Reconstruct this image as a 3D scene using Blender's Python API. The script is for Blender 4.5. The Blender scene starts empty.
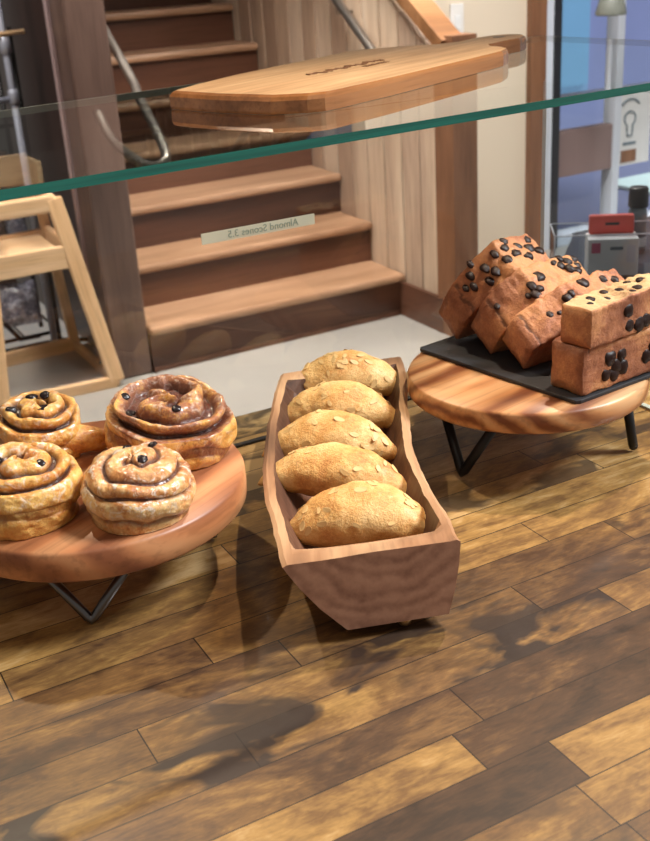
import bpy, bmesh, math, random
from mathutils import Vector, Matrix, noise
from mathutils.bvhtree import BVHTree
random.seed(7)
PI = math.pi
sc = bpy.context.scene
col = sc.collection

# ------------------------------------------------------------------ materials
def srgb(r, g, b):
    f = lambda c: (c/255/12.92) if c/255 <= .04045 else ((c/255+.055)/1.055)**2.4
    return (f(r), f(g), f(b), 1)

class NT:
    def __init__(s, name):
        s.m = bpy.data.materials.new(name); s.m.use_nodes = True
        s.t = s.m.node_tree; s.t.nodes.clear()
        s.out = s.n('ShaderNodeOutputMaterial')
    def n(s, ty, **kw):
        x = s.t.nodes.new(ty)
        for k, v in kw.items():
            if k.startswith('_'): setattr(x, k[1:], v)
            else: s.set(x, k, v)
        return x
    def set(s, x, k, v):
        k = k.replace('__', ' ')
        i = x.inputs[int(k[1:])] if (k[0] == 'i' and k[1:].isdigit()) else x.inputs[k]
        if isinstance(v, bpy.types.NodeSocket): s.t.links.new(v, i)
        else: i.default_value = v
    def ramp(s, fac, stops, interp='LINEAR'):
        r = s.n('ShaderNodeValToRGB'); s.t.links.new(fac, r.inputs[0])
        e = r.color_ramp.elements; r.color_ramp.interpolation = interp
        while len(e) < len(stops): e.new(.5)
        for q, (p, c) in zip(e, stops): q.position = p; q.color = c
        return r.outputs[0]
    def mix(s, a, b, f, mode='MIX'):
        x = s.n('ShaderNodeMix', _data_type='RGBA', _blend_type=mode)
        for i, v in ((0, f), (6, a), (7, b)):
            if isinstance(v, bpy.types.NodeSocket): s.t.links.new(v, x.inputs[i])
            else: x.inputs[i].default_value = v
        return x.outputs[2]
    def math(s, op, a, b=0.):
        x = s.n('ShaderNodeMath', _operation=op)
        for i, v in ((0, a), (1, b)):
            if isinstance(v, bpy.types.NodeSocket): s.t.links.new(v, x.inputs[i])
            else: x.inputs[i].default_value = v
        return x.outputs[0]
    def coord(s, scale=(1, 1, 1), rot=(0, 0, 0), which='Object'):
        c = s.n('ShaderNodeTexCoord'); m = s.n('ShaderNodeMapping')
        s.t.links.new(c.outputs[which], m.inputs[0])
        m.inputs['Scale'].default_value = scale; m.inputs['Rotation'].default_value = rot
        return m.outputs[0]
    def noise(s, vec, scale, detail=4, rough=.55, dist=0.):
        x = s.n('ShaderNodeTexNoise', Scale=scale, Detail=detail, Roughness=rough, Distortion=dist)
        s.t.links.new(vec, x.inputs['Vector']); return x.outputs[0]
    def attr(s, name):
        return s.n('ShaderNodeAttribute', _attribute_name=name).outputs['Fac']
    def bsdf(s, color, rough=.5, bump=None, bstr=.3, bdist=.002, **kw):
        b = s.n('ShaderNodeBsdfPrincipled')
        s.set(b, 'Base Color', color); s.set(b, 'Roughness', rough)
        for k, v in kw.items(): s.set(b, k, v)
        if bump is not None:
            q = s.n('ShaderNodeBump', Strength=bstr, Distance=bdist); s.t.links.new(bump, q.inputs['Height'])
            s.t.links.new(q.outputs[0], b.inputs['Normal'])
        s.t.links.new(b.outputs[0], s.out.inputs[0]); return s.m

def plain(name, c, rough=.5, **kw):
    t = NT(name); n = t.noise(t.coord(), 25, 3)
    c2 = tuple(x*.86 for x in c[:3])+(1,)
    return t.bsdf(t.mix(c, c2, n), rough, **kw)

def wood(name, dark, mid, light, axis=0, rough=.45, scale=1., streak=30, rings=.0, coat=0., tone=False, spread=.5):
    """grain runs along the local axis; optional curved growth figure"""
    t = NT(name)
    sx = [streak, streak, streak]; sx[axis] = streak*.07
    n1 = t.noise(t.coord(tuple(v*scale for v in sx)), 1, 5, .6, .6)
    sy = [7, 7, 7]; sy[axis] = 1.2
    n2 = t.noise(t.coord(tuple(v*scale for v in sy)), 1, 3, .5, .8)
    f = t.math('ADD', t.math('MULTIPLY', n1, 1-spread), t.math('MULTIPLY', n2, spread))
    if rings:
        sz = [26, 26, 26]; sz[axis] = 5
        w = t.n('ShaderNodeTexWave', Scale=rings, Distortion=6, Detail=3, Detail__Scale=1.2)
        w.wave_type = 'RINGS'; t.t.links.new(t.coord(tuple(v*scale/26 for v in sz)), w.inputs[0])
        f = t.math('ADD', t.math('MULTIPLY', f, .65), t.math('MULTIPLY', w.outputs[1], .33))
    if tone:
        f = t.math('ADD', f, t.math('MULTIPLY', t.math('SUBTRACT', t.attr('tone'), .5), .45))
    c = t.ramp(f, [(.3, dark), (.5, mid), (.72, light)])
    fine = [160, 160, 160]; fine[axis] = 6
    nf = t.noise(t.coord(tuple(v*scale for v in fine)), 1, 2)
    c = t.mix(c, (.25, .2, .17, 1), t.math('MULTIPLY', t.ramp(nf, [(.35, (1, 1, 1, 1)), (.5, (0, 0, 0, 1))]), .25), 'MULTIPLY')
    return t.bsdf(c, rough, bump=n1, bstr=.15, bdist=.001, **{'Coat Weight': coat, 'Coat Roughness': .15})

def counter_mat():
    t = NT('counter_planks')
    big = t.noise(t.coord((5, 13, 6)), 1, 5, .62, 1.8)
    blob = t.noise(t.coord((13, 22, 13)), 1, 3, .5, .7)
    mid = t.noise(t.coord((45, 90, 30)), 1, 4, .65, .8)
    fine = t.noise(t.coord((60, 420, 60)), 1, 3, .6)
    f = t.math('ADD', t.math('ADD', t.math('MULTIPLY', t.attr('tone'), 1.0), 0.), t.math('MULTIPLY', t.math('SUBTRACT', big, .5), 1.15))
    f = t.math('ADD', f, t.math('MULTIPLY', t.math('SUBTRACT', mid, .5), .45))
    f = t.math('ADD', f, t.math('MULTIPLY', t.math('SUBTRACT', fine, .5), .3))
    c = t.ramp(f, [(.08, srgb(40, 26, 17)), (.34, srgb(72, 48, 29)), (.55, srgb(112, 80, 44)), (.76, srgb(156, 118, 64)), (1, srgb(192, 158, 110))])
    bl = t.ramp(blob, [(.47, (0, 0, 0, 1)), (.57, (1, 1, 1, 1))])
    bl = t.math('MULTIPLY', bl, t.attr('stain'))
    c = t.mix(c, srgb(44, 31, 25), bl)
    c = t.mix(c, (.2, .13, .08, 1), t.attr('seam'), 'MULTIPLY')
    r = t.math('ADD', t.math('MULTIPLY', mid, .25), .34)
    return t.bsdf(c, r, bump=mid, bstr=.06, bdist=.001, **{'Coat Weight': .5, 'Coat Roughness': .14, 'Specular IOR Level': .5})

def crust_mat(name, filling, dark, mid, light, glaze=.0, coat=.5, rough=.4, ns=45, gain=1.25):
    """baked dough: noise over crust tones, attribute m = filling or crumb showing"""
    t = NT(name); v = t.coord()
    n = t.noise(v, ns, 5, .68); n2 = t.noise(v, ns*6, 4, .7)
    f = t.math('ADD', t.math('MULTIPLY', n, .9), t.math('MULTIPLY', n2, .35))
    f = t.math('SUBTRACT', t.math('MULTIPLY', f, gain), gain*.625-.5)
    f = t.math('ADD', f, t.math('MULTIPLY', t.attr('pale'), .45))
    c = t.ramp(f, [(.3, dark), (.5, mid), (.72, light)])
    c = t.mix(c, t.mix(filling, tuple(x*.35 for x in filling[:3])+(1,), t.ramp(n2, [(.45, (0, 0, 0, 1)), (.6, (1, 1, 1, 1))])), t.attr('m'))
    if glaze:
        g = t.math('MULTIPLY', t.ramp(t.noise(v, 90, 4, .7, 1.2), [(.52, (0, 0, 0, 1)), (.63, (1, 1, 1, 1))]), glaze)
        c = t.mix(c, srgb(232, 214, 196), t.math('MULTIPLY', g, t.math('SUBTRACT', t.attr('top'), t.attr('m'))))
    return t.bsdf(c, rough, bump=n2, bstr=.7, bdist=.002, **{'Coat Weight': coat, 'Coat Roughness': .18,
                  'Subsurface Weight': .12, 'Subsurface Radius': (.01, .005, .002), 'Subsurface Scale': .4})

def glass_mat(name, tint, extra=0.):
    t = NT(name)
    tr = t.n('ShaderNodeBsdfTransparent', Color=tint)
    gl = t.n('ShaderNodeBsdfGlossy', Color=(1, 1, 1, 1), Roughness=.01)
    fr = t.n('ShaderNodeFresnel', IOR=1.5); ge = t.n('ShaderNodeNewGeometry')
    f = t.math('MULTIPLY', t.math('ADD', fr.outputs[0], extra), t.math('SUBTRACT', 1., ge.outputs['Backfacing']))
    mx = t.n('ShaderNodeMixShader')
    t.t.links.new(f, mx.inputs[0]); t.t.links.new(tr.outputs[0], mx.inputs[1]); t.t.links.new(gl.outputs[0], mx.inputs[2])
    t.t.links.new(mx.outputs[0], t.out.inputs[0]); return t.m

def emit(name, c, s):
    t = NT(name); e = t.n('ShaderNodeEmission', Color=c, Strength=s)
    t.t.links.new(e.outputs[0], t.out.inputs[0]); return t.m

def wallpaint(name, c, sc_=6, amt=.1, rough=.7):
    t = NT(name); n = t.noise(t.coord(), sc_, 5, .6)
    c2 = tuple(x*(1-amt*2) for x in c[:3])+(1,)
    return t.bsdf(t.mix(c, c2, n), rough, bump=n, bstr=.1)

M = {}
M['counter'] = counter_mat()
M['acacia'] = wood('warm_disc_wood', srgb(134, 78, 48), srgb(178, 114, 72), srgb(202, 144, 98), 0, .42, streak=22, rings=7)
M['disc_right'] = wood('striped_disc_wood', srgb(128, 70, 38), srgb(196, 134, 84), srgb(222, 172, 122), 0, .4, streak=26, rings=14)
M['trough'] = wood('carved_trough_wood', srgb(96, 64, 44), srgb(158, 114, 80), srgb(204, 162, 122), 1, .6, streak=55, rings=6)
M['trough_end'] = wood('sawn_end_grain', srgb(92, 58, 44), srgb(122, 80, 62), srgb(142, 98, 78), 0, .5, streak=18, rings=17)
t = NT('sawn_end_rings'); tc = t.n('ShaderNodeTexCoord'); sx_ = t.n('ShaderNodeSeparateXYZ'); t.t.links.new(tc.outputs['Object'], sx_.inputs[0])
nz = t.noise(t.coord(), 28, 3)
dx_ = t.math('MULTIPLY', t.math('SUBTRACT', sx_.outputs[0], .015), 1.0); dz_ = t.math('MULTIPLY', t.math('SUBTRACT', sx_.outputs[2], .10), 1.25)
rr_ = t.math('SQRT', t.math('ADD', t.math('MULTIPLY', dx_, dx_), t.math('MULTIPLY', dz_, dz_)))
ph_ = t.math('ADD', t.math('MULTIPLY', rr_, 330), t.math('MULTIPLY', nz, 13))
wv_ = t.math('ADD', t.math('MULTIPLY', t.math('SINE', ph_), .09), t.math('MULTIPLY', t.noise(t.coord(), 90, 4, .7), .5))
wv_ = t.math('ADD', wv_, t.math('MULTIPLY', nz, .5))
M['trough_end'] = t.bsdf(t.ramp(wv_, [(.25, srgb(106, 68, 50)), (.5, srgb(140, 98, 76)), (.78, srgb(166, 122, 96))]), .5, bump=wv_, bstr=.1)
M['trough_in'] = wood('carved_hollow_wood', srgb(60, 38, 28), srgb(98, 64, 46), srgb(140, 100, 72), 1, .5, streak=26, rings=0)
M['board'] = wood('cutting_board_wood', srgb(150, 110, 76), srgb(196, 158, 116), srgb(222, 192, 150), 0, .45, streak=60, spread=.4)
M['board_edge'] = wood('cutting_board_edge', srgb(92, 54, 26), srgb(142, 92, 52), srgb(182, 130, 84), 0, .25, streak=20, coat=.3)
M['tread'] = wood('stair_tread_wood', srgb(138, 104, 78), srgb(172, 134, 104), srgb(194, 158, 128), 0, .4, streak=14)
M['riser'] = wood('stair_riser_wood', srgb(62, 38, 28), srgb(88, 56, 42), srgb(108, 72, 54), 0, .35, streak=8, rings=1.5)
M['base'] = wood('dark_base_wood', srgb(74, 46, 34), srgb(98, 64, 48), srgb(116, 80, 62), 1, .4, streak=8)
M['shiplap'] = wood('pale_shiplap', srgb(184, 158, 136), srgb(212, 188, 162), srgb(230, 210, 186), 2, .6, streak=12, tone=True)
M['trim'] = wood('brown_casing_wood', srgb(98, 64, 42), srgb(126, 86, 60), srgb(150, 108, 78), 2, .45, streak=12)
M['post'] = wood('dark_post_wood', srgb(72, 54, 48), srgb(96, 75, 66), srgb(120, 98, 88), 2, .35, streak=6, spread=.75)
M['plankwall'] = wood('dark_plank_wall', srgb(48, 32, 28), srgb(66, 46, 40), srgb(84, 62, 54), 2, .4, streak=12, tone=True)
M['strip'] = wood('pinkish_sheen', srgb(120, 96, 90), srgb(150, 124, 120), srgb(176, 156, 160), 2, .3, streak=6)
M['cap'] = wood('wall_cap_wood', srgb(104, 70, 44), srgb(140, 98, 64), srgb(172, 128, 90), 1, .35, streak=10)
M['floor'] = wallpaint('concrete_floor', srgb(164, 160, 153), 3, .14, .4)
M['wall'] = wallpaint('cream_wall', srgb(214, 202, 184), 3, .03)
M['ceiling'] = wallpaint('ceiling_paint', srgb(150, 132, 112), 3, .05)
M['beech'] = wood('high_chair_beech', srgb(206, 162, 114), srgb(224, 186, 142), srgb(236, 204, 166), 0, .4, streak=10)
M['black'] = plain('black_iron', srgb(26, 25, 26), .45, Metallic=.3)
M['steel'] = plain('dark_steel_rod', srgb(110, 108, 108), .28, Metallic=1.)
M['rail'] = plain('brushed_rail', srgb(150, 142, 134), .32, Metallic=.85)
M['pipe'] = plain('grey_pipe', srgb(168, 172, 186), .35, Metallic=.4)
M['brass'] = plain('brass_ball', srgb(190, 150, 100), .3, Metallic=.8)
t = NT('black_slate'); n = t.noise(t.coord(), 40, 5)
M['slate'] = t.bsdf(t.mix(srgb(30, 30, 33), srgb(58, 57, 60), n), .5, bump=n, bstr=.4)
M['choc'] = plain('chocolate_chip', srgb(42, 22, 16), .45, **{'Specular IOR Level': .25})
M['raisin'] = plain('raisin', srgb(30, 18, 22), .25)
M['bread'] = crust_mat('banana_loaf_crust', srgb(96, 54, 34), srgb(136, 78, 50), srgb(172, 108, 72), srgb(206, 142, 92), 0, .05, .55, 55, gain=.8)
M['crumb'] = crust_mat('banana_loaf_crumb', srgb(110, 66, 40), srgb(88, 52, 32), srgb(176, 134, 90), srgb(206, 172, 126), 0, 0, .7, 90)
M['scone'] = crust_mat('scone_dough', srgb(190, 120, 60), srgb(180, 112, 52), srgb(214, 158, 88), srgb(232, 190, 126), 0, .05, .55, 45, gain=.95)
M['almond'] = plain('almond_flake', srgb(224, 182, 120), .55)
M['bun1'] = crust_mat('glazed_bun_tan', srgb(104, 52, 26), srgb(160, 92, 46), srgb(206, 140, 78), srgb(232, 190, 130), .95, .7, .35, 60)
M['bun2'] = crust_mat('glazed_bun_brown', srgb(98, 44, 24), srgb(118, 64, 40), srgb(158, 96, 60), srgb(226, 166, 84), .4, .7, .35, 60)
M['bun3'] = crust_mat('glazed_bun_golden', srgb(84, 42, 22), srgb(164, 90, 38), srgb(210, 140, 62), srgb(236, 184, 102), .6, .6, .35, 60)
M['glass'] = glass_mat('shelf_glass', (.93, .965, .95, 1), .14)
M['pane'] = glass_mat('pane_glass', (.985, .99, .985, 1), .0)
M['acrylic'] = glass_mat('acrylic', (.93, .96, .98, 1), .03)
t = NT('green_glass_edge'); n = t.noise(t.coord((6, 6, 200)), 1, 3)
M['edge'] = t.bsdf(t.mix(srgb(4, 58, 50), srgb(18, 112, 96), n), .12, **{'Coat Weight': 1.})
t = NT('frosted_glass_edge'); n = t.noise(t.coord((8, 8, 8)), 1, 2)
M['edge_light'] = t.bsdf(t.mix(srgb(150, 158, 148), srgb(190, 196, 186), n), .3)
M['label'] = plain('paper_label', srgb(226, 222, 200), .6)
M['ink'] = plain('faint_ink', srgb(158, 170, 154), .6)
M['engrave'] = plain('burnt_engraving', srgb(120, 78, 44), .6)
M['red'] = plain('coral_card', srgb(228, 92, 84), .4)
M['white'] = plain('white_card', srgb(228, 232, 236), .4)
M['pink'] = plain('pink_print', srgb(206, 110, 140), .5)
M['dark'] = plain('dark_plastic', srgb(34, 36, 44), .4)
M['bottle'] = plain('grey_bottle', srgb(110, 128, 142), .3)
M['tabletop'] = plain('dark_table', srgb(60, 60, 70), .3)
M['plastic_white'] = plain('white_switch', srgb(226, 226, 226), .4)
M['blue_wall'] = wallpaint('blue_outside_wall', srgb(136, 146, 192), 1.2, .12)
M['blue_light'] = wallpaint('light_blue_panel', srgb(120, 176, 214), 1.2, .1)
M['pavement'] = wallpaint('bluish_pavement', srgb(104, 110, 148), 2, .05)
M['arm_reflection'] = wallpaint('muted_brown_reflection', srgb(142, 122, 122), 3, .1)
M['white_frame'] = wallpaint('white_frame_paint', srgb(206, 216, 232), 3, .03)
M['shade'] = plain('pendant_shade', srgb(128, 134, 128), .4)
M['sun_patch'] = wallpaint('pale_sunlit_ground', srgb(214, 236, 238), 3, .05)
M['bag'] = crust_mat('clear_snack_bag', srgb(110, 80, 60), srgb(60, 46, 40), srgb(112, 88, 74), srgb(196, 178, 170), 0, .8, .25, 22)
M['bag2'] = crust_mat('foil_snack_bag', srgb(110, 80, 60), srgb(70, 70, 84), srgb(120, 118, 132), srgb(206, 206, 220), 0, .8, .2, 20)

# ------------------------------------------------------------------ helpers
def tag(o, label=None, cat=None, group=None, kind=None):
    if label: o['label'] = label
    if cat: o['category'] = cat
    if group: o['group'] = group
    if kind: o['kind'] = kind
    return o
def empty(name, loc=(0, 0, 0), rot=(0, 0, 0)):
    o = bpy.data.objects.new(name, None); col.objects.link(o)
    o.location = loc; o.rotation_euler = rot; o.empty_display_size = .05; return o
def mesh_obj(name, verts, faces, mats, parent=None, smooth=False, attrs=None, fattrs=None, midx=None, loc=None, rot=None):
    me = bpy.data.meshes.new(name); me.from_pydata([tuple(v) for v in verts], [], faces); me.update()
    if not isinstance(mats, (list, tuple)): mats = [mats]
    for m in mats: me.materials.append(m)
    if midx:
        for p, i in zip(me.polygons, midx): p.material_index = i
    if smooth: me.polygons.foreach_set('use_smooth', [True]*len(me.polygons))
    for k, vals in (attrs or {}).items():
        a = me.attributes.new(k, 'FLOAT', 'POINT'); a.data.foreach_set('value', vals)
    for k, vals in (fattrs or {}).items():
        a = me.attributes.new(k, 'FLOAT', 'FACE'); a.data.foreach_set('value', vals)
    bm = bmesh.new(); bm.from_mesh(me); bmesh.ops.recalc_face_normals(bm, faces=bm.faces); bm.to_mesh(me); bm.free()
    o = bpy.data.objects.new(name, me); col.objects.link(o)
    if parent: o.parent = parent
    if loc: o.location = loc
    if rot: o.rotation_euler = rot
    return o
def bm_obj(name, bm, mat, parent=None, smooth=False, loc=None, rot=None):
    me = bpy.data.meshes.new(name); bmesh.ops.recalc_face_normals(bm, faces=bm.faces); bm.to_mesh(me); bm.free()
    for m in (mat if isinstance(mat, (list, tuple)) else [mat]): me.materials.append(m)
    if smooth: me.polygons.foreach_set('use_smooth', [True]*len(me.polygons))
    o = bpy.data.objects.new(name, me); col.objects.link(o)
    if parent: o.parent = parent
    if loc: o.location = loc
    if rot: o.rotation_euler = rot
    return o
def bevel(o, w, seg=2, ang=35):
    m = o.modifiers.new('bevel', 'BEVEL'); m.width = w; m.segments = seg; m.limit_method = 'ANGLE'; m.angle_limit = math.radians(ang)
    return o
def box_into(bm, lo, hi):
    vs = [bm.verts.new((x, y, z)) for z in (lo[2], hi[2]) for y in (lo[1], hi[1]) for x in (lo[0], hi[0])]
    for f in ((0, 2, 3, 1), (4, 5, 7, 6), (0, 1, 5, 4), (2, 6, 7, 3), (0, 4, 6, 2), (1, 3, 7, 5)):
        bm.faces.new([vs[i] for i in f])
    return vs
def box(name, lo, hi, mat, parent=None, bev=.002, **kw):
    bm = bmesh.new(); box_into(bm, lo, hi); o = bm_obj(name, bm, mat, parent, **kw)
    if bev: bevel(o, bev)
    return o
def beam(name, a, b, w, h, mat, parent=None, bev=.002, up=(0, 0, 1)):
    """rectangular bar from a to b, local X along the bar"""
    a, b = Vector(a), Vector(b); d = b-a; L = d.length; x = d.normalized()
    u = Vector(up); y = u.cross(x).normalized(); z = x.cross(y)
    o = box(name, (0, -w/2, -h/2), (L, w/2, h/2), mat, parent, bev)
    o.matrix_local = Matrix.Translation(a) @ Matrix((x, y, z)).transposed().to_4x4()
    return o
def prism(name, pts, z0, z1, mat, parent=None, bev=.0015, seg=2, **kw):
    bm = bmesh.new()
    lo = [bm.verts.new((p[0], p[1], z0)) for p in pts]; hi = [bm.verts.new((p[0], p[1], z1)) for p in pts]
    bm.faces.new(lo[::-1]); bm.faces.new(hi); n = len(pts)
    for i in range(n): bm.faces.new((lo[i], lo[(i+1) % n], hi[(i+1) % n], hi[i]))
    o = bm_obj(name, bm, mat, parent, **kw)
    if bev: bevel(o, bev, seg)
    return o
def smooth_path(pts, n=8):
    P = [Vector(p) for p in pts]; out = []
    for i in range(len(P)-1):
        p0 = P[max(i-1, 0)]; p1 = P[i]; p2 = P[i+1]; p3 = P[min(i+2, len(P)-1)]
        for k in range(n):
            t = k/n
            out.append(.5*((2*p1)+(p2-p0)*t+(2*p0-5*p1+4*p2-p3)*t*t+(3*p1-p0-3*p2+p3)*t**3))
    out.append(P[-1]); return out
def tube(name, pts, r, mat, parent=None, seg=12, smooth=None, taper=None):
    P = smooth_path(pts, smooth) if smooth else [Vector(p) for p in pts]
    vs = []; fs = []; prev = None; N = len(P)
    for i, p in enumerate(P):
        d = (P[min(i+1, N-1)]-P[max(i-1, 0)]).normalized()
        if prev is None: a = d.orthogonal().normalized()
        else: a = (prev-d*prev.dot(d)).normalized()
        prev = a; b = d.cross(a); rr = r*(taper(i/(N-1)) if taper else 1)
        for k in range(seg):
            an = 2*PI*k/seg; vs.append(p+(a*math.cos(an)+b*math.sin(an))*rr)
    for i in range(N-1):
        for k in range(seg):
            fs.append((i*seg+k, i*seg+(k+1) % seg, (i+1)*seg+(k+1) % seg, (i+1)*seg+k))
    fs.append(tuple(range(seg))[::-1]); fs.append(tuple((N-1)*seg+k for k in range(seg)))
    return mesh_obj(name, vs, fs, mat, parent, smooth=True)
def lathe(name, prof, mat, parent=None, seg=64, **kw):
    vs = []; fs = []
    for r, z in prof:
        for k in range(seg): vs.append((r*math.cos(2*PI*k/seg), r*math.sin(2*PI*k/seg), z))
    n = len(prof)
    for i in range(n-1):
        for k in range(seg): fs.append((i*seg+k, i*seg+(k+1) % seg, (i+1)*seg+(k+1) % seg, (i+1)*seg+k))
    fs.append(tuple(range(seg))); fs.append(tuple((n-1)*seg+k for k in range(seg)))
    return mesh_obj(name, vs, fs, mat, parent, smooth=True, **kw)
def text_mesh(name, body, size, mat, parent=None, mirror=False, M4=None, depth=.0002):
    cu = bpy.data.curves.new(name, 'FONT'); cu.body = body; cu.size = size; cu.extrude = depth
    cu.align_x = 'CENTER'; cu.align_y = 'CENTER'
    tmp = bpy.data.objects.new('tmp', cu); col.objects.link(tmp)
    dg = bpy.context.evaluated_depsgraph_get(); me = bpy.data.meshes.new_from_object(tmp.evaluated_get(dg))
    bpy.data.objects.remove(tmp); bpy.data.curves.remove(cu)
    if mirror: me.transform(Matrix.Scale(-1, 4, (1, 0, 0))); me.flip_normals()
    me.materials.clear(); me.materials.append(mat)
    o = bpy.data.objects.new(name, me); col.objects.link(o)
    if parent: o.parent = parent
    if M4: o.matrix_local = M4
    return o
def struct(o): o['kind'] = 'structure'; return o

# ------------------------------------------------------------------ room
FZ = -.90; CZ = 1.95
struct(box('floor', (-4, -3, FZ-.1), (6.5, 4.3, FZ), M['floor'], bev=0))
struct(box('ceiling', (-4, .4, CZ), (6.5, 8.6, CZ+.1), M['ceiling'], bev=0))
# shiplap wall beside the stairs, top cut along the stair slope
SX = 2.376
def shiplap():
    vs = []; fs = []; tone = []
    y = 3.50; w = .132; i = 0
    def top(y): return min(.32+(y-3.78)*.69, CZ) if y > 3.2 else .2
    while y < 7.6:
        y2 = y+w; g = .006; b = len(vs)
        t0, t1 = top(y)+.0, top(y2)
        x0 = SX+random.uniform(-.003, .003)
        for (yy, tt) in ((y+g, t0), (y2-g, t1)):
            for (xx) in (x0, SX+.06):
                vs.append((xx, yy, FZ)); vs.append((xx, yy, tt))
        fs += [(b, b+1, b+5, b+4), (b+2, b+6, b+7, b+3), (b+1, b+3, b+7, b+5), (b, b+4, b+6, b+2), (b, b+2, b+3, b+1), (b+4, b+5, b+7, b+6)]
        tone += [random.random()]*6
        y = y2; i += 1
    b = len(vs)   # backing behind the gaps
    return struct(mesh_obj('wall_right', vs, fs, M['shiplap'], fattrs={'tone': tone}))
shiplap()
struct(box('baseboard_right', (SX-.022, 3.46, FZ), (SX-.004, 3.80, FZ+.145), M['base']))
struct(box('trim_1', (SX-.02, 3.375, FZ), (SX+.09, 3.497, .235), M['trim']))
c = beam('trim_2', (SX+.008, 3.42, .20), (SX+.008, 7.4, 2.76), .10, .05, M['cap']); struct(c)
# cream wall, casing and glazed shopfront in the plane y = 4.2
struct(box('wall_back', (2.47, 4.20, FZ), (3.348, 4.32, CZ), M['wall'], bev=0))
struct(box('wall_stairwell', (1.1, 7.6, FZ), (2.5, 7.7, 4.0), M['wall'], bev=0))
struct(box('wall_above_window', (3.348, 4.20, .95), (6.5, 4.32, CZ), M['wall'], bev=0))
struct(box('trim_3', (3.348, 4.165, FZ), (3.437, 4.33, .95), M['trim']))
struct(box('trim_4', (3.437, 4.18, FZ), (3.49, 4.30, .95), M['white_frame']))
struct(box('trim_5', (3.49, 4.17, FZ), (3.53, 4.31, .95), M['dark']))
w1 = struct(box('window_1', (3.53, 4.235, FZ+.02), (6.3, 4.245, .95), M['pane'], bev=0))
struct(box('trim_6', (3.53, 4.19, FZ), (6.3, 4.29, FZ+.055), M['white_frame']))
struct(box('trim_7', (3.90, 4.20, FZ+.05), (3.945, 4.28, .95), M['white_frame']))
struct(box('reflection_band', (3.53, 4.21, -.56), (3.90, 4.27, -.34), M['arm_reflection']))  # added bar standing for an arm reflected in the side glass
# outside the shop
struct(box('ground_outside', (2.0, 4.33, FZ-.1), (16, 16, FZ-.02), M['pavement'], bev=0))
fb = empty('facade', (5, 8.4, FZ))
tag(fb, 'blue building front across the bright pavement seen through the shop window', 'building')
box('wall', (-2.4, 0, 0), (6, .3, 2.75), M['blue_wall'], fb)
box('panel', (-.9, -.05, .1), (-.2, -.002, 2.6), M['blue_light'], fb)
box('panel', (.9, -.05, .1), (2.4, -.002, 2.6), M['blue_light'], fb)
box('door', (.1, -.05, .0), (.72, -.002, 2.2), M['white_frame'], fb)
lp = empty('pendant_lamp', (3.62, 3.95, .195))
tag(lp, 'grey green pendant lamp with a cream stem hanging before the shop window', 'lamp')
tube('stem', [(0, 0, .1), (0, 0, CZ-.196)], .014, M['white_frame'], lp)
lathe('lamp_shade', [(.068, 0), (.07, .01), (.05, .075), (.02, .105), (.012, .11)], M['shade'], lp, 28)
ps = empty('sunlit_ground_patch', (4.75, 4.72, FZ-.02)); tag(ps, 'pale patch painted as sunlit ground right outside the shop window', 'sunlit ground')
box('sun_patch', (.02, -.36, .0), (1.6, .5, .02), M['sun_patch'], ps)  # added patch: sunlight on the ground put into its pale colour
# paper sign on the window
po = empty('window_poster', (4.02, 4.222, -.36))
tag(po, 'white paper poster with a grey light bulb drawing stuck on the shop window', 'poster')
box('paper', (-.09, -.003, -.2), (.14, 0, .175), M['white'], po, bev=0)
bm = bmesh.new()
def ringpts(cx, cz, r, a0, a1, n): return [(cx+r*math.cos(a0+(a1-a0)*i/n), -.005, cz+r*math.sin(a0+(a1-a0)*i/n)) for i in range(n+1)]
bm.free()
tube('bulb_drawing', [(-.018, -.005, -.03)]+ringpts(.0, .03, .036, -2.1, -2.1-PI*1.66, 20)+[(.018, -.005, -.03), (.014, -.005, -.055), (-.014, -.005, -.055), (-.018, -.005, -.03)], .0045, M['bottle'], po, 6)
tube('arched_line', ringpts(0, .05, .075, .7, 2.44, 12), .005, M['bottle'], po, 6)
box('caption_line', (-.04, -.006, -.1), (.045, -.003, -.085), M['bottle'], po, bev=0)
box('brown_block', (-.05, -.006, -.185), (.05, -.003, -.125), M['trim'], po, bev=0)
# light switch
sw = empty('light_switch', (2.955, 4.197, .215)); tag(sw, 'white light switch plate on the cream wall above the stair railing', 'light switch')
box('plate', (-.035, -.008, -.075), (.035, 0, .075), M['plastic_white'], sw)
box('rocker', (-.014, -.013, -.03), (.014, -.008, .03), M['white'], sw)

# ------------------------------------------------------------------ staircase
st = empty('staircase', (1.8, 3.8, FZ))
tag(st, 'wooden staircase with dark brown risers and lighter treads beside the shiplap wall', 'staircase')
NS = 14
for k in range(NS):
    y0 = 3.776+.25*k-1e-3; zt = -.717+.174*k; zb = FZ if k == 0 else zt-.174
    L0 = 1.24-1.8; L1 = SX-.005-1.8
    box('tread', (L0, y0-3.8-.022, zt-.034-FZ), (L1, y0-3.8+.28, zt-FZ), M['tread'], st, .012)
    box('riser', (L0, y0-3.8+.004, zb-FZ), (L1, y0-3.8+.028, zt-.034-FZ), M['riser'], st, 0)
struct(box('trim_9', (1.24, 3.775, FZ), (SX-.03, 3.79, FZ+.018), M['base']))
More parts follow.
